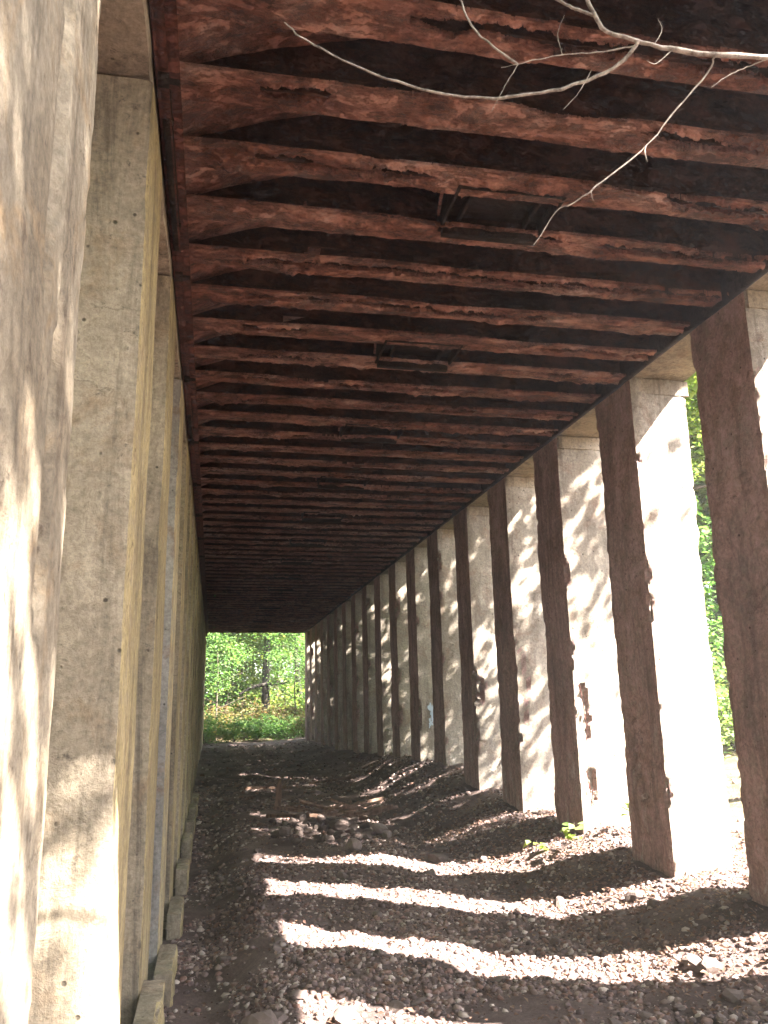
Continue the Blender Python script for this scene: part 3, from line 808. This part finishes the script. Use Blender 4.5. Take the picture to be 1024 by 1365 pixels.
# trees outside the right side, their shade dapples the piers
tree(9.8, 8.3, 11, .2, CR['dapple'], 'leafy tree standing outside opposite the third right pier', cz=10.2)
tree(9.6, 16.0, 11, .2, CR['dapple'], 'leafy tree standing outside opposite the sixth right pier', cz=9.0, rot=2.)
tree(9.6, 20.6, 11, .2, CR['dapple'], 'leafy tree standing outside opposite the ninth right pier', cz=9.0, rot=4.)
tree(9.6, 25.4, 11, .2, CR['dapple'], 'leafy tree standing outside opposite the eleventh right pier', cz=9.0)
tree(13.5, 19.5, 12, .26, CR2, 'yellow green tree seen in the gap beside the nearest right pier', cz=7.6)
tree(17.5, 27, 13, .25, CR['big'], 'green tree deep in the wood behind the yellow green one', cz=6.5, sc=1.2)
tree(21, 24, 12, .2, CR2, 'pale green tree farther right in the wood', cz=6.5, sc=1.2)
tree(4.0, -2.9, 10, .18, CR['open'], 'open leafy tree behind the viewpoint on the right', cz=9.2, rot=.9)
tree(7.6, 13.6, 4.5, .06, CT, 'low leafy sapling close outside the sixth right pier', cz=2.4, sc=.9, name='sapling')
for i, (x, y) in enumerate(((13.6, 25.5), (13.4, 31), (14, 37))):  # second row added to keep sun off the saplings
    tree(x, y, 12, .2, CR['big'], ['tall tree in the second row outside opposite the twelfth right pier', 'tall tree in the second row outside opposite the fifteenth right pier', 'tall tree in the second row outside opposite the last right pier'][i], cz=8.5, sc=1.1)
for i, (x, y) in enumerate(((8, 17.5), (7.6, 21), (8, 24.5), (7.6, 28), (8, 31.5), (7.8, 35))):  # row added to block the low sky on the right
    tree(x, y, 4.5, .06, CT, 'low leafy sapling outside the right piers, %s of the row of six' % ['first', 'second', 'third', 'fourth', 'fifth', 'last'][i], cz=2.6, sc=.95, name='sapling')
for i, (x, y) in enumerate(((-5, -6), (-.5, -12), (4, -15), (-8.5, -1))):  # unseen trees added to block open sky behind the camera
    tree(x, y, 10, .2, CR['big'], ['tree behind the viewpoint on the left bank', 'tree behind the viewpoint in line with the track', 'tree behind the viewpoint right of the track', 'tree on the left bank beside the first pier'][i], cz=5, sc=1.1)
for i, (x, y) in enumerate(((18, 16), (18, 23), (18, 30), (18, 37))):  # unseen third row added to darken the deep end of the tunnel
    tree(x, y, 14, .24, CR['big'], 'tall tree in the third row outside on the right, %s from the near end' % ['first', 'second', 'third', 'fourth'][i], cz=10, sc=1.15)
for i, (x, y) in enumerate(((-3.4, 8), (-3.3, 14.5), (-3.4, 22), (-3.3, 30), (-3.2, 37))):  # added for dense shade, cutting light through the left gaps
    tree(x, y, 6, .1, CR['mid'], 'young tree on the left bank close behind the piers, %s from the near end' % ['first', 'second', 'third', 'fourth', 'fifth'][i], cz=3.6, sc=.62)
# wood on the left side
for i, (x, y) in enumerate(((-5.5, 4), (-6, 11), (-5.6, 18), (-6.3, 26), (-5.5, 34))):
    tree(x, y, 9, .18, CR['big'] if i % 2 else CR['mid'], ['leafy tree close behind the first left piers', 'leafy tree behind the fifth left pier', 'leafy tree behind the ninth left pier', 'leafy tree behind the thirteenth left pier', 'leafy tree behind the last left piers'][i], cz=4.5)
# shrubs
SH = [crown_mesh(20, 1.3, 1.1, .75, 80, 30, .12, hollow=.2, spread=.25), crown_mesh(21, 1.0, .9, .9, 60, 30, .12, hollow=.2, spread=.25), crown_mesh(22, 1.2, 1.0, .6, 70, 28, .11, hollow=.2, spread=.22), crown_mesh(23, 1.1, 1.1, .7, 60, 28, .12, hollow=.2, spread=.25)]
for m_, k_ in zip(SH, ('leaf', 'leaf_b', 'leaf_c', 'leaf_c')): m_.materials.append(M[k_])
def shrub(x, y, kind, s, label, group=None):
    z = G0(x, y); e = empty('shrub', (x, y, z), label, 'shrub', group)
    c = obj('foliage', SH[kind], None, e); c.location = (0, 0, .62 * s); c.scale = (s, s, s); c.rotation_euler = (0, 0, random.uniform(0, 6.28))
    mb = MB(); rr = random.Random(int(x * 100 + y))
    for j in range(7):
        a = rr.uniform(0, 6.28); q = rr.uniform(.3, .8) * s
        mb.tube(spline([(0, 0, -.1), (math.cos(a) * q * .4, math.sin(a) * q * .4, .5 * s), (math.cos(a) * q, math.sin(a) * q, rr.uniform(.9, 1.3) * s)], 6), np.linspace(.018, .005, 6), 5)
    obj('stem', mb.mesh('stem'), M['bark'], e)
rr = random.Random(3)
far = [(-.3, 40.4, 0, 1.0), (1.0, 40.7, 0, .8), (2.1, 40.9, 0, .85), (3.3, 40.7, 0, .8), (4.4, 41.4, 2, 1.0), (5.3, 43.5, 1, 1.2), (-.9, 43.5, 3, 1.3), (.3, 44, 2, 1.3), (1.6, 44.5, 3, 1.4), (3.6, 44.5, 2, 1.5), (4.9, 47, 1, 1.7), (-1.2, 47, 0, 1.8), (2.4, 49, 1, 2.0), (.4, 50, 1, 2.1), (4.2, 51, 1, 2.2), (6.3, 48, 0, 2.0)]
desc = ['dark green shrub at the left foot of the far opening', 'low dark green shrub just left of centre beyond the far opening', 'low dark green shrub at the foot of the dark straight trunk', 'low dark green shrub right of the dark straight trunk', 'brown shrub beside the last right pier', 'yellow green shrub outside beyond the last right pier', 'brown shrub hidden behind the last left pier', 'brown shrub at left in the second row of brush', 'brown brush left of the dark trunk in the second row', 'tawny brush right of the dark trunk in the second row', 'yellow green bush below the leaning slim tree', 'green bush at the far left of the brush', 'tall yellow green bush behind the dark trunk', 'tall yellow green bush at left behind the brush', 'tall yellow green bush at right behind the brush', 'green bush right of the shed end']
far += [(-1.5, 53, 1, 2.6), (1.8, 54, 0, 2.7), (5.4, 54.5, 1, 2.7), (8.4, 53, 0, 2.6), (3.4, 57, 1, 3.0), (.2, 57, 0, 3.0), (6.8, 58, 1, 3.0)]
desc += ['big bush far back at the left of the opening', 'big green bush far back behind the dark trunk', 'big yellow green bush far back at the right of the opening', 'big green bush far back right of the shed', 'tall bush at the very back right of the dark trunk', 'tall green bush at the very back left of the dark trunk', 'tall bush at the very back behind the last right pier']
for (x, y, k_, s), l in zip(far, desc): shrub(x, y, k_, s, l)
for (x, y, k_, s, l) in ((9.3, 14.3, 1, 1.0, 'sunny yellow green shrub low in the gap beside the nearest right pier'), (11.2, 16.5, 1, 1.3, 'yellow green shrub second in the gap beside the nearest right pier'), (12.8, 19.2, 0, 1.8, 'tall green shrub behind the yellow shrubs outside'), (15, 22, 1, 2.4, 'tall yellow green bush far out in the right wood'), (11.5, 14, 0, 1.3, 'green shrub outside right of the gap'), (17, 22, 0, 2.2, 'green bush deep in the right wood')):
    shrub(x, y, k_, s, l)
# small seedlings on the floor
def seedling(x, y, h, label, nl=9, mat='leaf_b'):
    z = G0(x, y); e = empty('seedling', (x, y, z), label, 'plant')
    r = np.random.default_rng(int(abs(x) * 1000)); mb = MB()
    top = np.array([r.uniform(-.05, .05), r.uniform(-.05, .05), h]); mb.tube(spline([(0, 0, -.03), top * .5 + [.02, 0, 0], top], 6), .005, 5)
    obj('stem', mb.mesh('stem'), M['bark'], e)
    t = r.uniform(.4, 1, nl); a = r.uniform(0, 6.28, nl)
    c = top * t[:, None] + np.stack([np.cos(a), np.sin(a), 0 * a], -1) * .09
    V, F = leaf_cards(c, np.stack([r.normal(0, .4, nl), r.normal(0, .4, nl), np.ones(nl)], -1), r.uniform(.10, .16, nl), r)
    obj('leaves', raw_mesh('leaves', V, [F]), M[mat], e)
seedling(3.85, 9.1, .28, 'small green seedling at the foot of the third right pier', 12)
seedling(3.55, 9.5, .16, 'tiny seedling left of the third right pier', 7)
seedling(4.5, 8.95, .42, 'light green seedling in the sunlit gap behind the second right pier', 12)
seedling(-.02, 5.35, .14, 'grassy green tuft beside the left footing', 14, 'leaf')
seedling(4.75, 7.0, .2, 'small weed on the sunlit bank at the right', 8)

# bare branch reaching in at the top, from a dead sapling rooted right of the view
bs = empty('dead_sapling', (3.0, 1.15, G0(3.0, 1.15)), 'bleached bare branch with thin twigs reaching across the ceiling at upper right', 'branch')
o0 = np.array(bs.location)
def br(pts, r0, r1, name='branch', n=30, par=None):
    mb = MB(); sp = spline(pts, n) - o0
    sp = sp + min(.004, .005 * float(np.linalg.norm(np.asarray(pts[-1]) - np.asarray(pts[0])))) * np.stack([fbm(P3(np.arange(n) * .9, 0, r0 * 999), 3, 2), fbm(P3(np.arange(n) * .9, 5, r0 * 999), 4, 2), fbm(P3(np.arange(n) * .9, 9, r0 * 999), 5, 2)], -1) * (r0 < .02)
    rad = np.linspace(r0, r1, n) * (1 + .18 * fbm(P3(np.arange(n) * .7, 2, r0 * 500), 8, 2))
    mb.tube(sp, rad * .68, 7)
    return obj(name, mb.mesh(name), M['twig'], bs, 70)
br([(3.0, 1.15, .2), (3.0, 1.2, 1.6), (2.85, 1.4, 2.9), (2.4, 1.7, 3.6)], .045, .03, 'trunk')
br([(2.42, 1.69, 3.58), (1.95, 1.86, 3.76), (1.67, 1.9, 3.78), (1.58, 1.91, 3.78), (1.4, 1.91, 3.76), (1.28, 1.92, 3.77), (1.17, 1.93, 3.79), (1.07, 1.94, 3.82), (1.04, 1.94, 3.88), (1.02, 1.95, 3.96), (.99, 1.96, 4.1)], .0135, .008, n=40)
br([(1.045, 1.94, 3.865), (.99, 1.96, 3.9), (.93, 1.98, 3.95), (.85, 2.0, 4.02)], .008, .004)
br([(1.17, 1.93, 3.79), (1.14, 1.96, 3.75), (1.07, 2.0, 3.71), (.94, 2.03, 3.67), (.84, 2.06, 3.66), (.76, 2.1, 3.67), (.65, 2.13, 3.69), (.52, 2.17, 3.74), (.39, 2.2, 3.8), (.27, 2.23, 3.88), (.21, 2.27, 3.95), (.16, 2.3, 4.02)], .0085, .0035, n=44)
br([(1.16, 1.94, 3.78), (1.07, 1.97, 3.77), (.96, 2.0, 3.77), (.85, 2.03, 3.75), (.79, 2.06, 3.75)], .0035, .0015)
br([(.84, 2.05, 3.76), (.77, 2.06, 3.82), (.71, 2.08, 3.9), (.68, 2.09, 4.0), (.67, 2.1, 4.1)], .005, .004)
br([(1.4, 1.9, 3.755), (1.39, 1.94, 3.72), (1.29, 1.97, 3.6), (1.21, 2.01, 3.5), (1.07, 2.04, 3.38), (1.0, 2.08, 3.33), (.96, 2.11, 3.32), (.9, 2.15, 3.23)], .0042, .002)
br([(1.03, 1.96, 3.695), (1.0, 1.99, 3.64), (.95, 2.0, 3.58)], .0022, .001, 'twig')
br([(.84, 2.05, 3.76), (.8, 2.06, 3.69), (.76, 2.08, 3.61)], .0022, .001, 'twig')
br([(1.58, 1.91, 3.775), (1.48, 1.95, 3.74), (1.42, 1.97, 3.70)], .003, .001, 'twig')
br([(1.21, 2.01, 3.5), (1.20, 2.0, 3.47), (1.205, 2.0, 3.44)], .003, .001, 'twig')
br([(1.06, 2.04, 3.375), (1.04, 2.04, 3.35), (1.045, 2.04, 3.32)], .0025, .001, 'twig')
br([(1.27, 1.92, 3.765), (1.22, 1.93, 3.72), (1.19, 1.93, 3.725)], .003, .001, 'twig')
br([(.96, 2.0, 3.77), (.95, 2.0, 3.84), (.97, 1.99, 3.9)], .002, .001, 'twig')
br([(1.22, 1.93, 3.785), (1.25, 1.93, 3.84), (1.24, 1.93, 3.88)], .0025, .001, 'twig')

# ------------------------------------------------------------------ thin haze added to hint at lens glare
hz = MB(); hz.box(-275, 275, -175, 335, -9, 60)
hm = bpy.data.materials.new('haze'); hm.use_nodes = True; hn = hm.node_tree
for n_ in list(hn.nodes):
    if n_.type == 'BSDF_PRINCIPLED': hn.nodes.remove(n_)
pvn = hn.nodes.new('ShaderNodeVolumePrincipled'); pvn.inputs['Color'].default_value = (.93, .88, .88, 1); pvn.inputs['Density'].default_value = HAZE; pvn.inputs['Anisotropy'].default_value = .35
hn.links.new(pvn.outputs[0], hn.nodes['Material Output'].inputs['Volume'])
tag(obj('haze', hz.mesh('haze'), hm), 'thin dusty air brightened by the sun from the right', 'haze', kind='stuff')

# ------------------------------------------------------------------ light, sky, camera
SUN = Vector((.79, -.63, 1.0)).normalized()
w = bpy.data.worlds.new('World'); scene.world = w; w.use_nodes = True
nt = w.node_tree; bg = nt.nodes['Background']
sky = nt.nodes.new('ShaderNodeTexSky'); sky.sky_type = 'NISHITA'; sky.sun_disc = False
sky.sun_elevation = math.asin(SUN.z); sky.sun_rotation = math.atan2(SUN.x, SUN.y)
nt.links.new(sky.outputs[0], bg.inputs[0]); bg.inputs[1].default_value = .05
sl = bpy.data.lights.new('sun', 'SUN'); sl.energy = 5.0; sl.angle = math.radians(.5); sl.color = (1, .94, .86)
so = bpy.data.objects.new('sun', sl); COL.objects.link(so); so.rotation_euler = SUN.to_track_quat('Z', 'Y').to_euler(); so.location = (10, -8, 14)

cam = bpy.data.cameras.new('camera'); co = bpy.data.objects.new('camera', cam); COL.objects.link(co)
cam.sensor_fit = 'VERTICAL'; cam.sensor_height = 36; cam.sensor_width = 27; cam.lens = 36 * 1127 / 1365
cam.clip_start = .05; cam.clip_end = 1000
a, p, rl = math.radians(11.36), math.radians(12.73), math.radians(-.77)
Fv = Vector((math.sin(a) * math.cos(p), math.cos(a) * math.cos(p), math.sin(p))); Rv = Vector((math.cos(a), -math.sin(a), 0)); Uv = Rv.cross(Fv)
R2 = Rv * math.cos(rl) + Uv * math.sin(rl); U2 = Uv * math.cos(rl) - Rv * math.sin(rl)
from mathutils import Matrix
m3 = Matrix((R2, U2, -Fv)).transposed()
co.matrix_world = Matrix.Translation((0, 0, 1.9)) @ m3.to_4x4()
scene.camera = co
vs = scene.view_settings
vs.view_transform = 'Standard'; vs.look = 'None'; vs.exposure = 4.65; vs.gamma = 1
scene.cycles.max_bounces = 8; scene.cycles.diffuse_bounces = 2; scene.cycles.transparent_max_bounces = 4
scene.cycles.use_denoising = True
